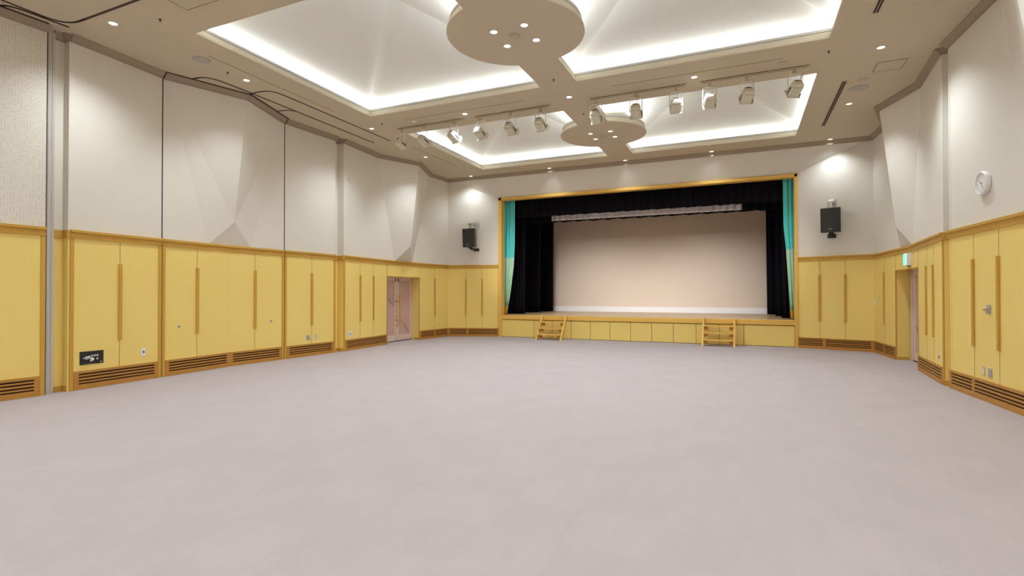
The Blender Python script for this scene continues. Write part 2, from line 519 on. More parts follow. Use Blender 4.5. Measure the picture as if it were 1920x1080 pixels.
# black seams on either side of the movable panel
for y in (6.019, 8.7645):
    x = lerp(LP0, LPM, y)[0] if y < 7.45 else lerp(LPM, LP1, y)[0]
    mb = MB().box(x - 0.08, x + 0.004, y - 0.009, y + 0.009, 0, ZW + 0.02)
    mb.hexa([(x - .02, y - .009, ZW), (x + .02, y - .009, ZW - .01), (x + .115, y - .009, ZC - .01), (x + .1, y - .009, ZC)],
            [(x - .02, y + .009, ZW), (x + .02, y + .009, ZW - .01), (x + .115, y + .009, ZC - .01), (x + .1, y + .009, ZC)])
    o = mb.build('trim_1', 'seam')
    tag(o, 'thin black vertical seam ' + ('left' if y < 7.45 else 'right') + ' of the folded movable wall panel', 'trim', kind='structure')

# notch between the panels and the splayed wall (left), and its twin on the right
def notch(name, label, a, b, c, d):
    mb = MB()
    pts = [a, b, c, d]
    for p, q in zip(pts, pts[1:]):
        f = Frame(p, q); f.box(mb, -0.002, f.L + 0.002, ZD, ZW + 0.12, -0.06, 0)
    w = mb.build(name, 'plaster'); tag(w, label, 'wall', kind='structure')
    m2, m3, m4 = MB(), MB(), MB()
    for p, q in zip(pts, pts[1:]):
        f = Frame(p, q)
        f.box(m2, -0.002, f.L + 0.002, 0, ZD - 0.1, -0.06, 0)
        f.box(m3, -0.01, f.L + 0.01, ZD - 0.115, ZD, -0.05, 0.02)
        f.box(m4, -0.002, f.L + 0.002, 0, 0.085, -0.05, 0.012)
    m2.build('wainscot', 'maple', w); m3.build('dado_rail', 'oak', w); m4.build('skirting', 'oak', w)
    cornice(w, pts)
notch('wall_left_notch', 'recessed vertical notch in the left wall before the splayed wall', (-9.437, 10.285), (-9.585, 10.30), (-9.585, 10.525), (-9.40, 10.54))
notch('wall_right_notch', 'recessed vertical notch in the right wall beside the clock wall', (2.99, 10.53), (3.15, 10.52), (3.15, 10.33), (3.01, 10.325))
# notch beside the grey post
mb = MB(); f = Frame((-9.56, 4.40), (-9.56, 4.555)); f.box(mb, 0, f.L, ZD, ZW + .12, -0.06, 0); mb.box(-9.62, -9.43, 4.545, 4.57, ZD, ZW + 0.12)
w = mb.build('wall_left_return', 'plaster'); tag(w, 'narrow recessed wall return between the grey post and first left panel', 'wall', kind='structure')
mb = MB(); f.box(mb, 0, f.L, 0, ZD - .1, -0.06, 0); mb.build('wainscot', 'maple', w)
mb = MB().box(-9.62, -9.432, 4.547, 4.57, 0, ZD - .1); mb.build('side_board', 'maple', w)
mb = MB(); f.box(mb, 0, f.L, ZD - .115, ZD, -0.06, 0.02); mb.box(-9.60, -9.42, 4.527, 4.569, ZD - .115, ZD); mb.build('dado_rail', 'oak', w)
mb = MB(); f.box(mb, 0, f.L, 0, .085, -0.06, 0.012); mb.box(-9.60, -9.44, 4.535, 4.569, 0, .085); mb.build('skirting', 'oak', w)
cornice(w, [(-9.56, 4.40), (-9.56, 4.55), (-9.43, 4.57)])
# grey post of the room divider
mb = MB().box(-9.62, -9.50, 4.305, 4.40, 0, ZC)
mb.box(-9.505, -9.494, 4.31, 4.34, 0, ZC); mb.box(-9.505, -9.494, 4.365, 4.395, 0, ZC)
tag(mb.build('post', 'post'), 'grey metal divider post on the left wall, floor to ceiling', 'post', kind='structure')
mb = MB().box(2.66 + .42, 3.28, 4.305, 4.40, 0, ZC)
tag(mb.build('post', 'post'), 'grey metal divider post on the right wall', 'post', kind='structure')

# perforated wall beyond the post (towards the camera side)
A, B = (-9.63, 1.40), (-9.42, 4.26)
W0, F0 = wall_panel('wall_left_near', 'perforated left wall at the left edge of the photo', A, B, (2.0, 3.2), mater='perf_wall')
mb = MB().box(-9.52, -9.415, 4.262, 4.268, 0, ZW + .1)
tag(mb.build('trim_2', 'seam'), 'thin dark edge of the perforated left wall', 'trim', kind='structure')
A, B = (-9.42, -7.3), (-9.63, 1.40)
wall_panel('wall_left_rear', 'left wall behind the camera', A, B, (-4, -1), mater='plaster')

# --- left splayed wall with the double door
def splay(side):
    if side == 'left':
        A0, M0, A1 = L40, L4M, L41
        RB, RT = (-9.318, 13.40, 2.94), (-8.983, 13.35, ZW)
    else:
        A0, M0, A1 = R41, R4M, R40
        RB, RT = (3.000, 13.40, 2.905), (2.703, 13.30, ZW)
    mb = MB()
    pts = tent_wall(mb, A0, M0, A1, 0.45, 1.36, RB, RT)
    w = mb.build('wall_' + side + '_splay', 'plaster')
    tag(w, 'folded ' + side + ' wall with door near the stage', 'wall', kind='structure')
    cornice(w, pts)
    fa, fb = Frame(A0, M0), Frame(M0, A1)
    lo, hi = 12.54, 14.215
    if side == 'left':
        sa, sb = fa.at(y=lo), fb.at(y=hi)
        wainscot(w, fa, 0, sa, (1, 0), [fa.at(y=11.25), fa.at(y=11.855)], [fa.at(y=12.53)], rail=False, grille_split=[])
        wainscot(w, fb, sb, fb.L, (0, 0), [fb.at(y=15.0)], [], rail=False, grille_split=[fb.at(y=15.0)])
    else:
        sa, sb = fa.at(y=hi - .03), fb.at(y=lo - .1)
        wainscot(w, fa, 0, sa, (0, 0), [fa.at(y=14.95)], [], rail=False, grille_split=[fa.at(y=14.95)])
        wainscot(w, fb, sb, fb.L, (0, 1), [fb.at(y=11.73), fb.at(y=11.205)], [], rail=False, grille_split=[])
    # above the door, rail over the whole run
    mb = MB(); fa.box(mb, sa, fa.L, 2.012, ZD - .1, -.1, 0); fb.box(mb, 0, sb, 2.012, ZD - .1, -.1, 0); mb.build('door_header', 'maple', w)
    mb = MB()
    for fr in (fa, fb):
        fr.box(mb, 0, fr.L, ZD - .115, ZD, -.1, .022); fr.box(mb, 0, fr.L, ZD - .03, ZD + .012, -.1, .045)
    mb.build('dado_rail', 'oak', w, bevel=0.004)
    # joints over the door
    mb = MB()
    for fr, s in ((fa, sa + .01), (fb, sb - .01)):
        fr.box(mb, s - .004, s + .004, 2.03, ZD - .115, -.01, .0015)
    fr = fa; fr.box(mb, fa.L - .004, fa.L, 2.03, ZD - .115, -.01, .0015)
    mb.build('panel_joint', 'joint', w)
    # recess lining
    dep = 0.36
    mb = MB()
    fa.box(mb, sa - .03, sa, 0, 2.03, -dep, -0.10 + 0.0); fb.box(mb, sb, sb + .03, 0, 2.03, -dep, -0.10)
    fa.box(mb, sa - .03, fa.L, 2.012, 2.04, -dep, -.1); fb.box(mb, 0, sb + .03, 2.012, 2.04, -dep, -.1)
    mb.build('door_jamb', 'maple', w)
    mb = MB()
    fa.box(mb, sa - .004, sa + .004, 0, 2.012, -.02, .008); fb.box(mb, sb - .004, sb + .004, 0, 2.012, -.02, .008)
    fa.box(mb, sa, fa.L, 1.985, 2.014, -.02, .010); fb.box(mb, 0, sb, 1.985, 2.014, -.02, .010)
    mb.build('door_edge_trim', 'oak', w)
    mb = MB()
    k = -1 if side == 'left' else 1
    if side == 'left': fb.box(mb, sb - .008, sb + .01, 0, .07, -.22, -.005)
    else: fa.box(mb, sa - .01, sa + .008, 0, .07, -.24, -.005)
    mb.build('skirting', 'oak', w)
    return w
splay('left'); splay('right')

def double_door(name, label, x, y0, y1, into):
    """pair of leaves in the plane x; into = +1 when the room is towards +x"""
    ym, zt = (y0 + y1) / 2, 1.985
    d = empty(name, (x, ym, 0)); tag(d, label, 'door', kind='structure')
    def bx(mb, a, b, z0, z1, d0, d1):
        X0, X1 = sorted((into * d0, into * d1)); mb.box(X0, X1, a, b, z0, z1)
    fr = MB()
    for a, b in ((y0 - ym - .09, y0 - ym), (y1 - ym, y1 - ym + .09)): bx(fr, a, b, 0, 2.02, -.10, .03)
    bx(fr, y0 - ym - .09, y1 - ym + .09, zt, 2.05, -.10, .03)
    fr.build('door_frame', 'door_frame', d)
    for sgn in (-1, 1):
        a, b = (y0 - ym + .004, -.004) if sgn < 0 else (.004, y1 - ym - .004)
        lf = MB()
        st = .095
        bx(lf, a, a + st, .02, zt, -.04, 0); bx(lf, b - st, b, .02, zt, -.04, 0)
        bx(lf, a + st, b - st, .02, .20, -.04, 0); bx(lf, a + st, b - st, zt - .10, zt, -.04, 0)
        leaf = lf.build('leaf', 'door_frame', d, bevel=0.004)
        pn = MB(); bx(pn, a + st - .005, b - st + .005, .19, zt - .09, -.035, -.012); pn.build('leaf_panel', 'mauve', leaf)
        il = MB()
        ya, yb = (a + .10, b - .13) if sgn < 0 else (a + .12, b - .10)
        za, zb_ = (1.52, 1.10) if sgn < 0 else (0.78, 0.22)
        if into < 0: ya, yb = yb, ya
        il.bar((into * -.0115, ya, za), (into * -.0115, yb, zb_), .012, .004, up=(1, 0, 0)); il.build('inlay_line', 'track', leaf)
        h = MB()
        yh = -0.075 if sgn < 0 else 0.075
        h.tube([(into * .07, yh, .50), (into * .07, yh, 1.40)], .014, 10)
        hd = h.build('pull_handle', 'brass', leaf, smooth=False)
        so = MB()
        for z in (.66, 1.24):
            so.tube([(into * -.002, yh, z), (into * .07, yh, z)], .011, 8)
            so.lathe([(.026, 0), (.026, .008), (.014, .012)], 12, Matrix.Translation((0, yh, z)) @ Matrix.Rotation(into * math.pi / 2, 4, 'Y'))
        for z in (.48, 1.42): so.lathe([(.008, -.022), (.02, -.012), (.02, .012), (.008, .022)], 10, Matrix.Translation((into * .07, yh, z)))
        so.build('handle_mount', 'brass', hd)
        bo = MB(); bx(bo, yh - .012, yh + .012, 1.86, 1.965, 0, .014); bo.build('flush_bolt', 'dark', leaf)
        bt = MB(); bx(bt, yh - .012, yh + .012, .06, .10, 0, .012); bt.build('floor_bolt', 'steel', leaf)
    th = MB(); bx(th, y0 - ym, y1 - ym, 0, .018, -.06, .02); th.build('threshold', 'dark', d)
    return d
double_door('door_1', 'mauve double door with brass pulls in the left wall', -9.865, 12.66, 14.235, 1)
double_door('door_2', 'mauve double door in the right wall under the exit sign', 3.455, 12.42, 14.05, -1)

# --- back wall on both sides of the stage and the sloped header above it
for side in ('left', 'right'):
    a, b = (L41, BL1) if side == 'left' else (BR1, R41)
    f = Frame(a, b)
    mb = MB()
    if side == 'left':
        mb.quad((*a, ZD), (*b, ZD), (-7.70, 16.32, 4.79), (*a, ZW + .1))
    else:
        mb.quad((*a, ZD), (*b, ZD), (3.06, 15.75, ZW + .1), (1.40, 16.32, 4.79))
    f.box(mb, -.0, f.L, 1.0, ZD + .01, -.10, -.002)
    w = mb.build('wall_back_' + side, 'plaster')
    tag(w, side + ' part of the back wall carrying a black loudspeaker beside the stage', 'wall', kind='structure')
    bat = (-8.789, -8.248) if side == 'left' else (1.912, 2.469)
    wainscot(w, f, 0, f.L, (0, 0), [f.at(x=q) for q in bat], (), grille_split=[f.L * .38])
ZH = 4.79
hd = MB().quad((*L41, ZW + .1), (-7.70, 16.32, ZH), (1.40, 16.32, ZH), (*R41, ZW + .1))
w = hd.build('wall_back_header', 'plaster')
tag(w, 'sloping wall header above the stage opening', 'wall', kind='structure')
cornice(w, [(-9.39, 15.76), (3.06, 15.76)])
# --- right wall (clock wall)
mb = MB()
pts = tent_wall(mb, RP1, RPM, RP0, 0.485, 1.40, (3.06, 7.45, 2.96), (2.66, 7.40, ZW))
w = mb.build('wall_right', 'plaster')
tag(w, 'right wall carrying the round clock', 'wall', kind='structure')
cornice(w, pts)
fr1, fr2 = Frame(RP1, RPM), Frame(RPM, RP0)
wainscot(w, fr1, 0, fr1.L, (0, 0), [fr1.at(y=9.56), fr1.at(y=8.883)], (), grille_split=[fr1.at(y=9.56), fr1.at(y=8.1)])
wainscot(w, fr2, 0, fr2.L, (0, 0), [fr2.at(y=6.0)], ())
wall_panel('wall_right_rear', 'right wall behind the camera', (3.01, 4.57), (3.01, -7.3), (0, -3))
wall_panel('wall_rear', 'rear wall behind the camera', (3.1, -7.2), (-9.5, -7.2), (-6, -3, 0))

# ------------------------------------------------------------------ ceiling with coffers
def coffer_outline(c):
    x0, x1, y0, y1, dc, r = c
    left = x1 < XC
    xe = x1 if left else x0
    dy = math.sqrt(r * r - (xe - dc[0]) ** 2)
    n = 28
    arc = []
    a = math.atan2(dy, xe - dc[0])           # angle of the upper meeting point
    if left:
        for i in range(n + 1):
            t = -a + (2 * a - 2 * math.pi) * 0  # placeholder
        a_lo, a_hi = -a, a                   # a > 90 deg on the left side
        for i in range(n + 1):
            t = (2 * math.pi + a_lo) + (a_hi - (2 * math.pi + a_lo)) * i / n
            arc.append((dc[0] + r * math.cos(t), dc[1] + r * math.sin(t)))
        return [(x0, y0), (x1, y0)] + arc + [(x1, y1), (x0, y1)]
    for i in range(n + 1):
        t = a + (-2 * a) * i / n
        arc.append((dc[0] + r * math.cos(t), dc[1] + r * math.sin(t)))
    return [(x0, y0), (x1, y0), (x1, y1), (x0, y1)] + arc
OUT = [coffer_outline(c) for c in COFFERS]

def offset(poly, d):
    """miter offset of a CCW polygon; d > 0 grows the opening"""
    n, res = len(poly), []
    for i in range(n):
        p0, p, p1 = (Vector(poly[(i + k) % n]) for k in (-1, 0, 1))
        e0, e1 = (p - p0).normalized(), (p1 - p).normalized()
        n0, n1 = Vector((e0.y, -e0.x)), Vector((e1.y, -e1.x))
        m = n0 + n1
        m = m / max(m.dot(n0), 0.35)
        q = p + m * d
        res.append((q.x, q.y))
    return res

bm = bmesh.new()
def ring(pts, z):
    vs = [bm.verts.new((x, y, z)) for x, y in pts]
    return [bm.edges.new((vs[i], vs[(i + 1) % len(vs)])) for i in range(len(vs))]
# ceiling outline hugging the wall tops
tentL = [(-9.075, 7.40)]
outline = [(-9.5, -7.3), (3.15, -7.3), (3.15, 4.57), (3.08, 4.57), (3.12, 6.05), (2.66, 7.40), (3.12, 8.85), (3.08, 10.33), (3.17, 10.33), (3.17, 10.52), (3.02, 10.53),
           (3.13, 12.04), (2.67, 13.30), (3.15, 14.76), (3.08, 15.77), (-9.40, 15.78), (-9.55, 14.76), (-8.96, 13.35), (-9.53, 12.04), (-9.42, 10.54), (-9.6, 10.52), (-9.6, 10.30), (-9.44, 10.28),
           (-9.56, 8.76), (-9.05, 7.40), (-9.56, 6.02), (-9.45, 4.57), (-9.65, 4.56), (-9.65, 1.4)]
edges = ring(outline, ZC)
for o in OUT: edges += ring(o, ZC)
bmesh.ops.triangle_fill(bm, use_beauty=True, use_dissolve=False, edges=edges)
def inside(p, poly):
    c = False
    for i in range(len(poly)):
        (xa, ya), (xb, yb) = poly[i], poly[i - 1]
        if (ya > p[1]) != (yb > p[1]) and p[0] < (xb - xa) * (p[1] - ya) / (yb - ya) + xa: c = not c
    return c
kill = [f for f in bm.faces if any(inside(f.calc_center_median(), o) for o in OUT) or not inside(f.calc_center_median(), outline)]
bmesh.ops.delete(bm, geom=kill, context='FACES_ONLY')
me = bpy.data.meshes.new('ceiling'); bm.to_mesh(me); bm.free()
me.materials.append(M['ceiling'])
ceil = bpy.data.objects.new('ceiling', me); COL.objects.link(ceil)
tag(ceil, 'flat taupe ceiling with lit coffers and round discs', 'ceiling', kind='structure')

H0, SL = 0.20, 0.43
PROF = [(0, 0), (0, .020), (.014, .020), (.014, .040), (.026, .040), (.026, .052), (.034, .058), (.038, .066), (.040, .122), (.085, .122), (.085, .134), (.046, .134), (.046, .178), (.095, .178), (.095, .09), (COVE_IN, .09), (COVE_IN, H0 + .02)]
names = ['left coffer nearest the camera in view', 'right coffer nearest the camera in view', 'left coffer beside the stage', 'right coffer beside the stage'] + ['left coffer of the row just behind the camera', 'right coffer of the row just behind the camera', 'left coffer of the rearmost row', 'right coffer of the rearmost row']
for ci, (c, o) in enumerate(zip(COFFERS, OUT)):
    mb = MB()
    rings = [[(x, y, ZC + z) for x, y in offset(o, d)] for d, z in PROF]
    for a, b in zip(rings, rings[1:]):
        n = len(a)
        for i in range(n):
            j = (i + 1) % n
            mb.quad(a[i], a[j], b[j], b[i])
    mo = mb.build('trim_3', 'moulding')
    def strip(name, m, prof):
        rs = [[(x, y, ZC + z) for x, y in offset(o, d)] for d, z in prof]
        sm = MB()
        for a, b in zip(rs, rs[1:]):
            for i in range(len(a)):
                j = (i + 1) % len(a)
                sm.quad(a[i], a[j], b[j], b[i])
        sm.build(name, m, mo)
    strip('groove_shade', 'groove_shade', [(.050, .121), (.0385, .1225), (.0385, .1335), (.050, .135)])  # dark strip over the moulding groove, its shadow line put into the colour
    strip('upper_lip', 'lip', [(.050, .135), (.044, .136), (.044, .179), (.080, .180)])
    tag(mo, 'stepped cream moulding round the ' + names[ci], 'moulding', kind='structure')
    x0, x1, y0, y1 = c[0] - COVE_IN, c[1] + COVE_IN, c[2] - COVE_IN, c[3] + COVE_IN
    cx, cy = (x0 + x1) / 2, (y0 + y1) / 2
    z0 = ZC + H0
    top = (cx, cy, z0 + SL * (x1 - x0) / 2)
    cs = [(x0, y0, z0), (x1, y0, z0), (x1, y1, z0), (x0, y1, z0)]
    dm = MB()
    for i in (0, 1, 3) if ci == 1 else (0, 1, 2, 3):
        dm.quad(cs[i], top, cs[(i + 1) % 4])
    do = dm.build('ceiling_dome', 'dome')
    tag(do, 'white pyramid vault glowing inside the ' + names[ci], 'ceiling', kind='structure')
    if ci == 1:
        MB().quad(cs[2], top, cs[3]).build('ribbed_face', 'ribbed', do)
    hs = MB()
    for p in cs:
        hs.bar(p, top, .15, .004)
    hs.build('hip_tape', 'hip', do)

# disc centre plates and everything else fixed to the ceiling
def flat_poly(mb, pts, z0, z1):
    return mb.hexa([(x, y, z0) for x, y in pts], [(x, y, z1) for x, y in pts])
def ribbon(mb, pts, w, z0, z1):
    for a, b in zip(pts, pts[1:]):
        d = (Vector(b) - Vector(a)).normalized() * (w * .3)
        a2, b2 = Vector(a) - d, Vector(b) + d
        mb.bar((a2.x, a2.y, (z0 + z1) / 2), (b2.x, b2.y, (z0 + z1) / 2), w, z1 - z0)
    return mb
def smooth_pts(p, it=2):
    for _ in range(it):
        q = [p[0]]
        for a, b in zip(p, p[1:]):
            q += [(a[0] * .75 + b[0] * .25, a[1] * .75 + b[1] * .25), (a[0] * .25 + b[0] * .75, a[1] * .25 + b[1] * .75)]
        p = q + [p[-1]]
    return p
tracks = [
    ('dark curved divider track curling off the wall above the folded panel', smooth_pts([(-9.33, 6.39), (-9.22, 6.42), (-9.08, 6.42), (-8.93, 6.55), (-8.90, 6.9), (-8.89, 7.4)]) + [(-8.88, 11.09)]),
    ('outer dark divider track, ending beside the leftmost spotlight', smooth_pts([(-9.0, 7.37), (-8.75, 7.35), (-8.50, 7.38), (-8.39, 7.55), (-8.385, 8.0)]) + [(-8.375, 11.10)]),
    ('short dark hooked divider track branching from the wall', smooth_pts([(-9.32, 8.31), (-9.15, 8.31), (-9.0, 8.35), (-8.89, 8.47)])),
    ('dark divider track crossing the ceiling at the upper left corner', smooth_pts([(-9.16, 2.2), (-9.15, 3.9), (-9.14, 4.22), (-8.98, 4.37), (-8.7, 4.375)]) + [(2.8, 4.37)]),
    ('short dark branch track in the upper left corner', smooth_pts([(-9.34, 3.69), (-9.24, 3.75), (-9.20, 3.9), (-9.19, 4.15), (-9.17, 4.40)])),
]
for lab, p in tracks:
    mb = ribbon(MB(), p, 0.036, ZC - .005, ZC + .004)
    tag(mb.build('ceiling_track', 'track'), lab, 'track', 'divider tracks in the ceiling')
mb = ribbon(MB(), [(-9.43, 6.02), (-8.96, 7.40), (-9.43, 8.765)], .036, ZC - .012, ZC + .004)
tag(mb.build('trim_4', 'track'), 'dark joint along the ceiling over the folded wall panel', 'trim', kind='structure')
mb = ribbon(MB(), [(-9.46, 2.0), (-9.315, 4.22)], .034, ZC - .010, ZC + .004)
tag(mb.build('trim_4', 'track'), 'dark joint along the ceiling over the perforated wall', 'trim', kind='structure')
for lab, p in (('fine joint line left of the near left coffer', [(-8.155, 5.88), (-8.145, 8.83)]), ('fine joint line left of the far left coffer', [(-8.15, 11.80), (-8.14, 14.2)]),
               ('fine joint line behind the left lighting rail', [(-7.075, 9.91), (-4.10, 9.91)]), ('fine joint line behind the right lighting rail', [(-2.25, 9.905), (0.66, 9.905)])):
    mb = ribbon(MB(), p, .016, ZC - .002, ZC + .004)
    tag(mb.build('trim_5', 'line'), lab, 'ceiling joint', kind='structure')

# ---- downlights
def downlight_proto():
    r = empty('downlight', (0, 0, ZC))
    MB().lathe([(.052, .01), (.055, -.004), (.076, -.008), (.080, 0.0), (.08, .004)], 24).build('trim_ring', 'ringw', r, smooth=False)
    MB().lathe([(.053, .0), (.053, -.003)], 24).build('lens', 'lens', r)
    return r
dl = downlight_proto()
DL = [(-8.45, 4.614, 'downlight at the upper left corner of the photo'), (-8.44, 6.86, 'downlight left of the near left coffer, beside the curved track'),
      (-8.16, 10.11, 'downlight by the ends of the divider tracks on the left'), (-8.43, 12.87, 'downlight left of the far left coffer'),
      (-8.40, 15.6, 'downlight above the left loudspeaker, at the back wall'), (-5.59, 15.62, 'leftmost downlight over the stage opening'),
      (-3.18, 15.61, 'middle downlight over the stage opening'), (-0.76, 15.62, 'rightmost downlight over the stage opening'),
      (2.11, 15.62, 'downlight above the right loudspeaker, at the back wall'), (2.08, 12.85, 'downlight right of the far right coffer by the slot vent'),
      (2.08, 10.10, 'downlight near the ceiling hatch on the right'), (-0.785, 10.10, 'downlight behind the right lighting rail'),
      (-3.187, 10.10, 'downlight on the cross band between the two lighting rails'), (-5.60, 10.115, 'downlight behind the left lighting rail')]
for k, cyd in ((0, 7.35), (1, 12.89)):
    w = ('near', 'far')[k]
    for dx, dy, nm in ((-.255, -.24, 'front left'), (.245, -.24, 'front right'), (.245, .255, 'back right'), (-.255, .255, 'back left')):
        DL.append((XC + dx, cyd + dy, nm + ' downlight of the four on the ' + w + ' ceiling disc'))
def spot_light(x, y, w, size=128):
    l = bpy.data.lights.new('downlight_lamp', 'SPOT')
    l.energy = w; l.spot_size = math.radians(size); l.spot_blend = 1.0; l.shadow_soft_size = 0.05; l.color = DOWN_COL
    o = bpy.data.objects.new('downlight_lamp', l); COL.objects.link(o); o.location = (x, y, ZC - .03)
for i, (x, y, lab) in enumerate(DL):
    o = dl if i == 0 else copy_tree(dl)
    o.location = (x, y, ZC)
    tag(o, lab, 'downlight', 'recessed ceiling downlights')
    spot_light(x, y, DOWN_W * (.62 if i >= 14 else (.36 if abs(x - XC) > 4 else .32) if y > 15 else (.95 if y > 12 else 1.05 if y > 9 else .85 if y > 6 else .9) if abs(x - XC) > 4 else .6), 152 if i >= 14 else 108 if abs(x - XC) > 4 and (12 < y < 15 or 6 < y < 9) else 128)
for x, y, k in ((2.09, 4.61, .9), (2.09, 6.86, .7), (-5.59, 4.62, .45), (-3.18, 4.62, .45), (-.78, 4.62, .45)): spot_light(x, y, DOWN_W * k)  # unseen lamps without fixtures, the middle row added to brighten the near floor
for x in (-8.4, -5.6, -0.8, 2.1):
    for y in (-3.5, -1.3, 1.5): spot_light(x, y, DOWN_W)

# ---- ceiling plates, sprinklers, vents, hatches
def disc_plate(name, x, y, r, m, lab, cat, group=None, h=.012):
    e = MB().lathe([(r, .004), (r, -h * .4), (r * .9, -h), (r * .2, -h)], 32, Matrix.Translation((x, y, ZC))).build(name, m)
    tag(e, lab, cat, group); return e
disc_plate('ceiling_speaker', -8.39, 5.945, .14, 'plate_grey', 'round grey ceiling speaker grille near the curved tracks on the left', 'ceiling speaker')
disc_plate('ceiling_speaker', 2.09, 11.93, .17, 'plate_grey', 'larger round ceiling speaker grille right of the slot vent', 'ceiling speaker')
disc_plate('ceiling_cover', 2.09, 11.49, .085, 'plate', 'small round ceiling cover beside the larger grille on the right', 'ceiling cover')
disc_plate('ceiling_cover', .66, 10.09, .08, 'plate', 'small faint round ceiling cover near the rightmost spotlight', 'ceiling cover')
disc_plate('ceiling_cover', -3.19, 7.345, .085, 'plate', 'round cover at the centre of the near ceiling disc', 'ceiling cover', h=.03)
disc_plate('ceiling_cover', -3.19, 12.92, .085, 'plate', 'round cover at the centre of the far ceiling disc', 'ceiling cover', h=.03)
disc_plate('ceiling_cover', -6.92, 10.08, .06, 'white', 'small pale ceiling cover behind the left end of the spotlights', 'ceiling cover')
for x, y, lab in ((-7.70, 4.82, 'small dark sprinkler in front of the near left coffer'), (-8.44, 6.475, 'small dark sprinkler beside the left curved track'), (-7.70, 9.92, 'small dark sprinkler behind the leftmost spotlights'),
             (-3.186, 9.15, 'small dark sprinkler on the cross band past the near disc'), (-3.19, 11.16, 'small dark sprinkler on the cross band before the far disc'), (1.327, 9.91, 'small dark sprinkler right of the near right coffer')):
    mb = MB().lathe([(.02, .004), (.02, -.006), (.007, -.01), (.007, -.03), (.016, -.034)], 12, Matrix.Translation((x, y, ZC)))
    tag(mb.build('sprinkler', 'track'), lab, 'sprinkler', 'ceiling sprinklers')
# dome sprinkler
for (x, y, lab) in ((-5.0, 7.15, 'white sprinkler cap high on the near left vault'), ):
    zz = ZC + H0 + SL * (min(x + 7.91, -3.265 - x, y - 5.02, 9.685 - y))
    mb = MB().lathe([(.06, .03), (.06, -.01), (.03, -.02), (.02, -.05), (.035, -.055)], 16, Matrix.Translation((x, y, zz)))
    tag(mb.build('sprinkler', 'white'), lab, 'sprinkler', 'ceiling sprinklers')
def slot_vent(x, y0, y1, lab):
    r = empty('slot_vent', (x, y0, ZC))
    MB().box(-.05, .05, 0, y1 - y0, -.008, .004).build('frame', 'plate', r)
    MB().box(-.032, -.004, .03, y1 - y0 - .03, -.010, .002).build('slot', 'slot', r)
    MB().box(.006, .032, .03, y1 - y0 - .03, -.010, .002).build('slot', 'slot', r)
    tag(r, lab, 'air vent', 'slot air vents in the ceiling')
slot_vent(1.785, 11.40, 14.30, 'long dark slot vent right of the far right coffer')
slot_vent(1.75, 6.0, 8.83, 'dark slot vent cut by the top edge of the photo on the right')
def hatch(x0, x1, y0, y1, lab):
    r = empty('ceiling_hatch', (x0, y0, ZC))
    w, h = x1 - x0, y1 - y0
    MB().box(0, w, 0, h, -.003, .003).build('cover', 'ceiling', r)
    mb = MB()
    for a in ((0, .012, 0, h), (w - .012, w, 0, h), (0, w, 0, .012), (0, w, h - .012, h)): mb.box(a[0], a[1], a[2], a[3], -.005, .003)
    mb.build('edge', 'line', r)
    tag(r, lab, 'hatch', 'ceiling access hatches')
hatch(2.165, 2.60, 10.745, 11.18, 'square access hatch in the ceiling on the right')
hatch(-7.10, -6.45, 4.48, 4.82, 'square access hatch at the top left edge of the photo')

# ------------------------------------------------------------------ lighting rails and stage spotlights
YR = 10.36
for lab, x0, x1 in (('left lighting rail, longer left piece', -7.60, -5.74), ('left lighting rail, right piece', -5.50, -3.70), ('right lighting rail, left piece', -2.83, -.955), ('right lighting rail, right piece', -.70, 1.10)):
    r = empty('lighting_rail', (x0, YR, ZC))
    MB().box(0, x1 - x0, -.009, .009, -.004, .002).build('slot_cover', 'track', r)
    MB().tube([(0.03, 0, -.035), (x1 - x0 - .03, 0, -.035)], .011, 10).build('pipe', 'plate', r)
    for k in range(4):
        xx = .08 + (x1 - x0 - .16) * k / 3
        MB().box(xx - .012, xx + .012, -.012, .012, -.03, .002).build('hanger', 'plate', r)
    tag(r, lab + ' on the ceiling', 'lighting rail', 'lighting rails for the stage spotlights')

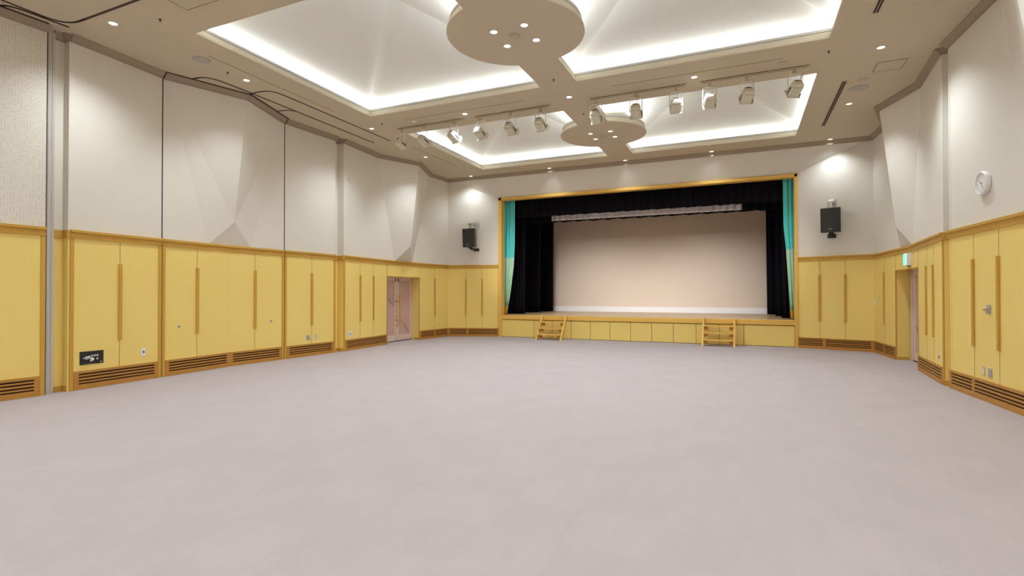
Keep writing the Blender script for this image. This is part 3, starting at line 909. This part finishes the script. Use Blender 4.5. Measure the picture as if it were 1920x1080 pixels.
def spotlight():
    r = empty('stage_spotlight', (0, 0, 0))
    # clamp and stem at the rail
    MB().box(-.022, .022, -.03, .03, -.085, -.01).build('clamp', 'plate', r, bevel=.004)
    y = MB()
    zt, zp, w = -.10, -.355, .118
    y.tube([(-w, 0, zp), (-w, 0, zt - .03), (-w + .03, 0, zt), (w - .03, 0, zt), (w, 0, zt - .03), (w, 0, zp)], .009, 8)
    y.build('yoke', 'white', r)
    MB().tube([(.03, -.02, -.06), (.09, -.09, -.10), (.06, -.15, -.18), (.0, -.15, -.24)], .006, 6).build('cable', 'spot', r)
    body = empty('lamp_head', (0, 0, zp), (math.radians(-30), 0, 0)); body.parent = r; body.scale = (.84, .62, .72)
    b = MB()
    # eight-sided body section, long axis y (beam towards +y)
    sec = [(-.115, -.09), (-.085, -.125), (.085, -.125), (.115, -.09), (.115, .05), (.075, .115), (-.075, .115), (-.115, .05)]
    b.hexa([(x, -.14, z) for x, z in sec], [(x, .16, z) for x, z in sec])
    # tapering rear cap
    rr = [(.112 * math.cos(math.radians(a)), .112 * math.sin(math.radians(a)) + .012) for a in range(0, 181, 20)]
    rr = [(-.105, -.10), (.105, -.10)] + rr
    b.hexa([(x, -.20, z) for x, z in rr], [(x, -.139, z) for x, z in rr])
    b.hexa([(x * .7, -.235, z * .7) for x, z in rr], [(x, -.20, z) for x, z in rr])
    b.build('housing', 'spot', body, bevel=.006)
    for s in (-1, 1): MB().box(min(s * .114, s * .119), max(s * .114, s * .119), -.09, .12, -.045, -.01).build('side_vent', 'spot_dark', body)
    h = MB(); h.box(-.06, .06, -.240, -.215, .035, .07); h.build('rear_vent', 'spot_dark', body)
    g = MB().tube([(-.055, -.22, -.02), (-.055, -.28, -.02), (.055, -.28, -.02), (.055, -.22, -.02)], .009, 8); g.build('rear_handle', 'spot', body)
    fr = MB()
    fr.box(-.135, .135, .16, .18, -.145, -.112); fr.box(-.135, .135, .16, .18, .100, .135)
    fr.box(-.135, -.11, .16, .18, -.112, .100); fr.box(.11, .135, .16, .18, -.112, .100)
    fr.build('colour_frame', 'spot', body, bevel=.004)
    MB().lathe([(.105, .155), (.105, .168), (.06, .176)], 24, Matrix.Rotation(-math.pi / 2, 4, 'X')).build('front_lens', 'steel', body)
    for s in (-1, 1): MB().lathe([(.026, 0), (.026, .03), (.018, .036)], 12, Matrix.Translation((s * .118, 0, 0)) @ Matrix.Rotation(s * math.pi / 2, 4, 'Y')).build('tilt_knob', 'spot', body)
    # little filter flap hanging on the front
    MB().box(.137, .147, .10, .24, -.10, .09).build('side_flap', 'spot', body, bevel=.003)
    return r
sp = spotlight()
order = ['leftmost', 'second', 'third', 'fourth', 'fifth', 'rightmost']
SX = [-7.46, -6.83, -6.02, -5.345, -4.60, -3.905, -2.70, -1.895, -1.135, -.535, .10, .868]
SZ = [-24, -21, -16, -13, -10, -4, 2, 5, 9, 12, 15, 24]
for i, x in enumerate(SX):
    o = sp if i == 0 else copy_tree(sp)
    o.location = (x, YR, ZC - .035)
    o.rotation_euler = (0, 0, math.radians(SZ[i]))
    rail = 'left' if i < 6 else 'right'
    k = order[i % 6]
    lab = f'cream stage spotlight hanging {k} on the {rail} rail' if k in ('leftmost', 'rightmost') else f'cream stage spotlight hanging {k} from left on the {rail} rail'
    tag(o, lab, 'spotlight', 'stage spotlights under the ceiling rails')
    src = Vector((x, YR + .20, ZC - .035 - .355 - .11))
    aim = Vector((XC + (x - XC) * .75, 20.6, .9)) - src
    l = bpy.data.lights.new('stage_spot_beam', 'SPOT')
    l.energy = SPOT_W; l.spot_size = math.radians(34); l.spot_blend = 1.0; l.shadow_soft_size = .09; l.color = SPOT_COL
    lo_ = bpy.data.objects.new('stage_spot_beam', l); COL.objects.link(lo_)
    lo_.location = src; lo_.rotation_euler = aim.to_track_quat('-Z', 'Y').to_euler()

# ------------------------------------------------------------------ stage
ZS = .745
st = empty('stage', (XC, 16.32, 0))
tag(st, 'raised wooden stage with honey nosing and yellow cupboard fronts', 'stage', kind='structure')
def sb(mb, x0, x1, y0, y1, z0, z1): return mb.box(x0 - XC, x1 - XC, y0 - 16.32, y1 - 16.32, z0, z1)
sb(MB(), -10.5, 4.0, 16.40, 21.3, .60, ZS).build('stage_floor', 'stage_floor', st)
m_ = MB(); sb(m_, -7.66, 1.345, 16.285, 16.42, .60, ZS + .002); m_.build('nosing', 'oak_light', st, bevel=.012)
sb(MB(), -7.66, 1.345, 16.345, 16.40, 0, .60).build('fascia', 'slot', st)
xs = [-7.66, -6.384, -5.74, -5.10, -4.455, -3.815, -3.173, -2.53, -1.888, -1.245, -.60, .045, 1.335]
for a, b in zip(xs, xs[1:]):
    m_ = MB(); sb(m_, a + .006, b - .006, 16.318, 16.35, .012, .585); m_.build('cupboard_front', 'maple', st, bevel=.003)
# proscenium frame
fr = MB()
fr.box(-7.69, -7.575, 16.265, 16.52, .0, 4.79); fr.box(1.335, 1.41, 16.265, 16.52, .0, 4.79); fr.box(-7.69, 1.41, 16.265, 16.52, 4.70, 4.79)
tag(fr.build('trim_6', 'oak_light', bevel=.006), 'honey coloured wooden frame round the stage opening', 'frame', kind='structure')
# stage house
mb = MB().box(-10.5, -10.4, 16.5, 21.3, ZS, 6.8).box(3.9, 4.0, 16.5, 21.3, ZS, 6.8).box(-10.5, 4, 21.2, 21.3, ZS, 6.8).box(-10.5, 4, 16.36, 21.3, 6.8, 6.9)
mb.box(-10.5, -7.62, 16.42, 16.5, ZS, 6.8).box(1.38, 4, 16.42, 16.5, ZS, 6.8).box(-7.7, 1.4, 16.42, 16.5, 4.75, 6.8)
tag(mb.build('wall_stage', 'house'), 'dark walls of the stage house behind the curtains', 'wall', kind='structure')
# screen
sr = empty('backdrop_screen', (XC, 20.7, ZS))
MB().box(-4.4, 4.4, 0, .03, .215, 4.9).build('cloth', 'screen', sr)
MB().box(-4.4, 4.4, -.035, .03, .004, .215).build('white_base_strip', 'screen_white', sr)
MB().tube([(-4.4, .015, 4.93), (4.4, .015, 4.93)], .04, 10).build('roller', 'dark', sr)
tag(sr, 'wide beige backdrop screen at the rear of the stage', 'screen')

def curtain(name, mat_, y, z0, z1, xa, xb, waves, amp, nz=14, thick=.012, nx=None, hem=0.0, parent=None):
    """folded cloth; xa(z), xb(z) give its two edges"""
    nx = nx or int(waves * 8)
    mb = MB()
    for j in range(nz + 1):
        z = z0 + (z1 - z0) * j / nz
        for i in range(nx + 1):
            u = i / nx
            x = xa(z) + (xb(z) - xa(z)) * u
            ph = waves * 2 * math.pi * u
            d = amp * (math.sin(ph) + .35 * math.sin(ph * .53 + 1.3) + .2 * math.sin(ph * 1.9 + .15 * z))
            zz = z + (hem * math.sin(ph * .5) if j == 0 else 0)
            mb.v.append((x, y + d, zz))
    for j in range(nz):
        for i in range(nx):
            a = j * (nx + 1) + i
            mb.f.append((a, a + 1, a + nx + 2, a + nx + 1))
    o = mb.build(name, mat_, parent, smooth=True)
    s = o.modifiers.new('solid', 'SOLIDIFY'); s.thickness = thick; s.offset = 0
    return o
def interp(tab):
    def f(z):
        if z <= tab[0][0]: return tab[0][1]
        for (a, x), (b, y) in zip(tab, tab[1:]):
            if z <= b: return x + (y - x) * (z - a) / (b - a)
        return tab[-1][1]
    return f
K = lambda v: (lambda z: v)
o = curtain('side_drape', 'teal', 16.72, 1.05, 4.90, K(-7.75), interp([(.78, -7.575), (1.2, -7.49), (1.68, -7.41), (2.43, -7.31), (3.2, -7.27), (4.75, -7.262)]), 4, .035, 20)
tag(o, 'teal and pale green drape at the left edge of the stage opening', 'drape', 'teal side drapes of the stage')
g = curtain('gold_fringe', 'gold', 16.72, .765, 1.06, K(-7.75), interp([(.76, -7.575), (1.06, -7.525)]), 4, .03, 4, parent=o)
o = curtain('side_drape', 'teal', 16.72, 1.0, 4.90, interp([(.88, 1.262), (1.64, 1.222), (2.77, 1.162), (3.4, 1.10), (4.75, 1.09)]), K(1.42), 3, .03, 20)
tag(o, 'teal and pale green drape at the right edge of the stage opening', 'drape', 'teal side drapes of the stage')
g = curtain('gold_fringe', 'gold', 16.72, .765, 1.01, interp([(.76, 1.268), (1.0, 1.25)]), K(1.42), 3, .028, 4, parent=o)

legs = [('left', 17.45, -7.19, 'front'), ('left', 18.95, -7.18, 'middle'), ('left', 20.35, -7.135, 'rear'), ('right', 17.40, 1.085, 'front'), ('right', 18.85, 1.005, 'middle'), ('right', 20.30, .815, 'rear')]
for side, y, x, pos in legs:
    if side == 'left': xa, xb = K(-8.35), interp([(ZS, x), (4.6, x + .03)])
    else: xa, xb = interp([(ZS, x), (4.6, x - .03)]), K(2.3)
    o = curtain('wing_curtain', 'velvet', y, ZS + .012, 5.6, xa, xb, 9, .045, 10)
    tag(o, f'{pos} black velvet leg curtain at the {side} side of the stage', 'curtain', 'black leg curtains of the stage')
o = curtain('valance', 'velvet', 17.0, 4.165, 5.4, K(-8.4), K(2.4), 46, .03, 6, hem=.008)
tag(o, 'black velvet valance across the top of the stage opening', 'curtain')
o = curtain('border_curtain', 'velvet', 18.0, 4.075, 5.4, K(-8.4), K(2.4), 40, .03, 6, hem=.012)
tag(o, 'second black border curtain with silver band behind the valance', 'curtain')
s_ = curtain('silver_band', 'silver', 17.93, 4.118, 4.36, K(-6.33), K(0.02), 30, .025, 4, parent=o, nx=260)
s_['label'] = 'shiny silver band'

# ---- stairs to the stage
def stairs(x0, x1):
    r = empty('stage_steps', ((x0 + x1) / 2, 15.62, 0))
    w = (x1 - x0) / 2
    for s in (-1, 1):
        mb = MB()
        xa, xb = sorted((s * w, s * (w - .05)))
        pr = [(0.0, 0.0), (0.16, 0.0), (0.72, .77), (0.56, .77)]
        pr = [(-.03, 0), (.10, 0), (.655, .71), (.655, .78), (.56, .78)]
        mb.hexa([(xa, y, z) for y, z in pr], [(xb, y, z) for y, z in pr])
        mb.build('stringer', 'oak_light', r, bevel=.004)
    for k, z in enumerate((.185, .375, .565)):
        y = .02 + k * .145
        t = MB().box(-w + .045, w - .045, y, y + .19, z - .032, z).build('tread', 'oak_light', r, bevel=.004)
        for s in (-1, 1):
            xa, xb = sorted((s * (w - .05), s * (w - .15)))
            MB().box(xa, xb, y + .045, y + .17, z - .125, z - .032).build('cleat', 'oak_grille', t)
    return r
a = stairs(-6.07, -5.205); tag(a, 'wooden three-tread steps at the left of the stage front', 'steps', 'portable stage steps')
b = stairs(-1.05, -.175); tag(b, 'wooden three-tread steps at the right of the stage front', 'steps', 'portable stage steps')

# ------------------------------------------------------------------ loudspeakers
def loudspeaker(x, y, yaw, f, lab):
    c_, s__ = math.cos(math.radians(-yaw)), math.sin(math.radians(-yaw))
    def loc(p):
        dx, dy = p[0] - x, p[1] - y
        return (c_ * dx - s__ * dy, s__ * dx + c_ * dy, p[2] - 3.39)
    sw = f.at(x=x + .06)
    def wplate(mb, z0, z1):
        q = [f.p(sw + a, d, 0) for a, d in ((-.10, .003), (.10, .003), (.10, .03), (-.10, .03))]
        mb.hexa([loc((a, b, z0 + 3.39)) for a, b, _ in q], [loc((a, b, z1 + 3.39)) for a, b, _ in q])
        return loc(f.p(sw, .028, 0))
    r = empty('loudspeaker', (x, y, 3.39), (math.radians(0), 0, math.radians(yaw)))
    tilt = math.radians(4)
    cb = empty('cabinet_group', (0, 0, 0), (tilt, 0, 0))
    # cabinet: front (-y) wider than the back
    mb = MB()
    w, h, wb = .225, .315, .15
    prof = [(-w, -.12), (-w + .03, -.15), (w - .03, -.15), (w, -.12), (w * .97, .02), (wb, .17), (-wb, .17), (-w * .97, .02)]
    mb.hexa([(a, b_, -h) for a, b_ in prof], [(a, b_, h) for a, b_ in prof])
    R = Matrix.Rotation(tilt, 4, 'X')
    def rt(m): m.v = [tuple(R @ Vector(p)) for p in m.v]; return m
    bpy.data.objects.remove(cb)
    rt(mb).build('cabinet', 'speaker_side', r, bevel=.008)
    g = MB(); n = 8
    front = [(-w + .012 + (2 * w - .024) * i / n, -.155 - .03 * math.sin(math.pi * i / n)) for i in range(n + 1)]
    pr = front + [(w - .012, -.13), (-w + .012, -.13)]
    g.hexa([(a, b_, -h + .012) for a, b_ in pr], [(a, b_, h - .012) for a, b_ in pr])
    rt(g).build('front_grille', 'speaker', r, bevel=.004)
    bd = MB().box(-.035, .035, -.192, -.186, -.235, -.22); rt(bd).build('badge', 'steel', r)
    tb = MB()
    tb.box(-.05, .05, -.02, .08, h + .01, h + .04); tb.box(-.03, .03, .0, .06, h + .04, h + .16)
    tb.lathe([(.045, -.07), (.05, -.05), (.05, .05), (.045, .07)], 14, Matrix.Translation((0, .03, h + .17)) @ Matrix.Rotation(math.pi / 2, 4, 'Y'))
    e = wplate(tb, h + .12, h + .27); tb.bar((0, .03, h + .19), (e[0], e[1], h + .19), .06, .07)
    tb.build('top_bracket', 'steel', r, bevel=.003)
    bb = MB(); bb.box(-.05, .06, -.02, .10, -h - .05, -h - .005); e = wplate(bb, -h - .12, -h - .02); bb.bar((0, .06, -h - .06), (e[0], e[1], -h - .06), .07, .06)
    bb.build('bottom_bracket', 'dark', r, bevel=.003)
    tag(r, lab, 'loudspeaker', 'wall loudspeakers beside the stage')
    return r
loudspeaker(-8.50, 15.72, 3, Frame(L41, BL1), 'black loudspeaker on the wall left of the stage')
loudspeaker(2.13, 15.74, -14, Frame(BR1, R41), 'black loudspeaker on the wall right of the stage')

# ------------------------------------------------------------------ clock
fc = Frame(RP1, RPM)
sc_ = fc.at(y=9.205); px, py, _ = fc.p(sc_, 0, 0)
ck = empty('wall_clock', (px, py, 3.013), (0, 0, fc.rot()))
AX = Matrix.Rotation(math.pi / 2, 4, 'X')
MB().lathe([(.150, 0), (.165, .01), (.165, .05), (.155, .062), (.142, .062), (.140, .048)], 48, AX).build('case', 'white', ck, smooth=False)
MB().lathe([(.142, .03), (.142, .046)], 48, AX).build('dial', mat('clock_dial', (.76, .78, .74), .5), ck)
tk = MB()
for k in range(12):
    a = k * math.pi / 6
    tk.bar((.118 * math.sin(a), -.047, .118 * math.cos(a)), (.134 * math.sin(a), -.047, .134 * math.cos(a)), .006 if k % 3 else .009, .003, up=(0, 1, 0))
tk.build('hour_marks', 'grey', ck)
def numeral(k, txt):
    cu = bpy.data.curves.new('numeral', 'FONT'); cu.body = txt; cu.size = .036; cu.align_x = 'CENTER'; cu.align_y = 'CENTER'; cu.extrude = .001
    cu.materials.append(M['grey'])
    tmp = bpy.data.objects.new('numeral_text', cu)
    me = bpy.data.meshes.new_from_object(tmp)
    bpy.data.objects.remove(tmp)
    o = bpy.data.objects.new('numeral', me); COL.objects.link(o)
    a = k * math.pi / 6
    o.parent = ck; o.location = (.098 * math.sin(a), -.0475, .098 * math.cos(a)); o.rotation_euler = (math.pi / 2, 0, 0)
for k in range(1, 13): numeral(k, str(k))
def hand(name, ang, ln, w):
    a = math.radians(ang)
    MB().bar((-.02 * math.sin(a), -.050, -.02 * math.cos(a)), (ln * math.sin(a), -.050, ln * math.cos(a)), w, .003, up=(0, 1, 0)).build(name, 'grey', ck)
hand('hour_hand', 312, .062, .008); hand('minute_hand', 145, .10, .005)
MB().lathe([(.009, .046), (.009, .054)], 14, AX).build('hub', 'dark', ck)
tag(ck, 'round white wall clock high on the right wall', 'clock')

# ------------------------------------------------------------------ exit sign over the right door
fx = Frame(R4M, R40)
s0 = fx.at(y=13.22); px, py, _ = fx.p(s0, 0, 0)
ex = empty('exit_sign', (px, py, 2.062), (0, 0, fx.rot()))
MB().box(-.17, .17, -.085, .0, 0, .262).build('housing', 'white', ex, bevel=.008)
MB().box(-.158, .158, -.090, -.083, .014, .250).build('lit_panel', 'exit_lit', ex)
mn = MB()      # white-on-green running figure doorway pictogram
mn.box(-.15, .0, -.0925, -.0895, .03, .235)
mn.build('green_field', 'exit_green', ex)
fg = MB()
fg.lathe([(.017, 0), (.017, .003)], 14, Matrix.Translation((-.075, -.0925, .205)) @ AX)
for a, b in (((-.085, .185), (-.10, .12)), ((-.10, .12), (-.065, .085)), ((-.065, .085), (-.085, .045)), ((-.10, .12), (-.125, .075)), ((-.125, .075), (-.145, .075)), ((-.085, .18), (-.05, .15)), ((-.09, .18), (-.125, .155))):
    fg.bar((a[0], -.0935, a[1]), (b[0], -.0935, b[1]), .016, .002, up=(0, 1, 0))
fg.build('running_figure', 'exit_lit', ex)
MB().box(-.05, .05, -.05, -.01, -.014, 0).build('base_tab', 'dark', ex)
tag(ex, 'glowing green exit sign above the right door', 'exit sign')

# ------------------------------------------------------------------ fittings on the dado
def fitting(name, f, y, z, build, lab, cat, group=None, x=None):
    s = f.at(y=y) if x is None else f.at(x=x)
    px, py, _ = f.p(s, 0, 0)
    r = empty(name, (px, py, z), (0, 0, f.rot()))
    build(r); tag(r, lab, cat, group)
    return r
def b_control(r):
    MB().box(-.172, .172, -.008, .0, -.104, .104).build('face_plate', 'dark', r, bevel=.002)
    kn = MB()
    for x, z, q in ((-.125, .0, .014), (-.085, -.002, .026), (-.045, .004, .026)):
        kn.lathe([(q, 0), (q, .022), (q * .8, .028)], 14, Matrix.Translation((x, -.008, z)) @ AX)
    kn.build('knob', 'steel', r)
    MB().lathe([(.026, 0), (.026, .012), (.02, .016)], 16, Matrix.Translation((.0, -.008, -.026)) @ AX).build('socket_cap', 'white', r)
    MB().bar((-.03, -.014, -.055), (.0, -.014, -.035), .02, .01, up=(0, 1, 0)).build('cap_strap', 'white', r)
    for x, z in ((.0, .03), (.038, .03), (.075, .03), (.075, -.022)):
        MB().lathe([(.017, 0), (.017, .008), (.012, .008), (.011, .003)], 14, Matrix.Translation((x, -.008, z)) @ AX).build('jack', 'steel', r)
    MB().box(.12, .15, -.0095, -.008, -.08, -.072).build('label_strip', 'white', r)
    MB().box(-.13, .05, -.0092, -.008, -.092, -.089).build('scale_line', 'grey', r)
fitting('control_panel', F1, 4.885, .484, b_control, 'black control panel with knobs and jacks low on the left wall', 'control panel')
def b_jack(r):
    MB().box(-.04, .04, -.007, 0, -.075, .075).build('plate', 'white', r, bevel=.003)
    MB().lathe([(.016, 0), (.016, .006), (.008, .006)], 14, Matrix.Translation((0, -.007, 0)) @ AX).build('jack_hole', 'dark', r)
fitting('wall_jack', F1, 5.70, .485, b_jack, 'white jack plate with one dark hole right of the control panel', 'wall plate')
def b_lock(r):
    MB().lathe([(.030, 0), (.030, .006), (.022, .012)], 20, AX).build('escutcheon', 'steel', r)
    MB().lathe([(.012, .01), (.012, .02), (.006, .022)], 14, AX).build('key_cylinder', 'grey', r)
fitting('cupboard_lock', f2a, 6.353, .893, b_lock, 'round steel lock on the movable panel, left one', 'lock', 'panel locks')
fitting('cupboard_lock', f2b, 8.424, .896, b_lock, 'round steel lock on the movable panel, right one', 'lock', 'panel locks')
def plate_with(mp, mi, w, h, holes, name='insert'):
    def bld(r):
        MB().box(-w / 2, w / 2, -.008, 0, -h / 2, h / 2).build('plate', mp, r, bevel=.003)
        for (x, z, a, b_) in holes:
            MB().box(x - a / 2, x + a / 2, -.011, -.006, z - b_ / 2, z + b_ / 2).build(name, mi, r)
    return bld
fitting('floor_outlet', F3, 9.44, .44, plate_with('grey', 'white', .10, .115, [(.02, .03, .02, .02)]), 'square grey outlet plate left of a light switch on the left wall', 'wall plate')
fitting('light_switch', F3, 9.672, .446, plate_with('steel', 'white', .07, .12, [(0, 0, .03, .085)], 'rocker'), 'slim steel switch plate with white rocker on the left wall', 'switch')
f4a, f4b = Frame(L40, L4M), Frame(L4M, L41)
fitting('wall_outlet', f4a, 10.817, .43, plate_with('white', 'grey', .15, .125, [(-.035, 0, .018, .07), (0, 0, .018, .07), (.035, 0, .018, .07)], 'socket'), 'white wall plate with three grey slots beside the notch', 'wall plate')
fitting('wall_outlet', f4b, 15.257, .44, plate_with('maple', 'brass', .075, .125, [(0, .05, .04, .008), (0, -.05, .04, .008), (-.03, 0, .008, .06)], 'screw_tab'), 'yellow blank wall plate right of the left door', 'wall plate')
f5a, f5b = Frame(R41, R4M), Frame(R4M, R40)
fitting('wall_outlet', f5a, 15.01, .417, plate_with('maple', 'brass', .075, .11, [(0, .045, .04, .008), (0, -.045, .04, .008)], 'screw_tab'), 'yellow blank wall plate left of the right door', 'wall plate')
fitting('wall_outlet', f5a, 15.66, 1.28, plate_with('white', 'white', .12, .17, [(0, 0, .05, .07)]), 'white switch plate in the corner right of the stage', 'wall plate')
fitting('wall_outlet', f5b, 10.83, .43, plate_with('white', 'dark', .085, .13, [(0, 0, .045, .06)], 'socket'), 'small white plate with dark socket low beside the right notch', 'wall plate')
fitting('light_switch', fr1, 9.295, .408, plate_with('steel', 'white', .07, .12, [(0, 0, .03, .085)], 'rocker'), 'slim steel switch plate with white rocker on the right wall', 'switch')
fitting('wall_outlet', fr1, 9.122, .408, plate_with('grey', 'steel', .10, .12, [(0, .035, .035, .03), (-.012, -.01, .03, .03), (.012, -.035, .03, .02)], 'socket'), 'grey outlet plate right of the switch on the right wall', 'wall plate')
def b_hook(r):
    MB().box(-.05, .05, -.012, 0, -.05, .06).build('plate', 'grey', r, bevel=.004)
    MB().hexa([(-.015, -.01, .04), (.03, -.01, .04), (.03, -.01, -.045), (-.015, -.01, -.045)], [(-.012, -.075, .01), (.02, -.075, .01), (.02, -.075, -.012), (-.012, -.075, -.012)]).build('catch_arm', 'steel', r, bevel=.004)
    MB().box(-.02, .05, -.035, -.005, -.06, -.04).build('lower_lug', 'grey', r)
fitting('wall_bracket', fr1, 9.14, 1.275, b_hook, 'small triangular steel door catch on the right wall between two battens', 'bracket')
def b_lhook(r):
    MB().tube([(0, -.002, .055), (0, -.02, .05), (0, -.022, -.03), (.02, -.03, -.06), (.045, -.035, -.055)], .007, 8).build('hook_rod', 'plate', r)
fitting('wall_hook', f4a, 10.72, 4.475, b_lhook, 'small hook high on the left wall after the notch', 'hook')
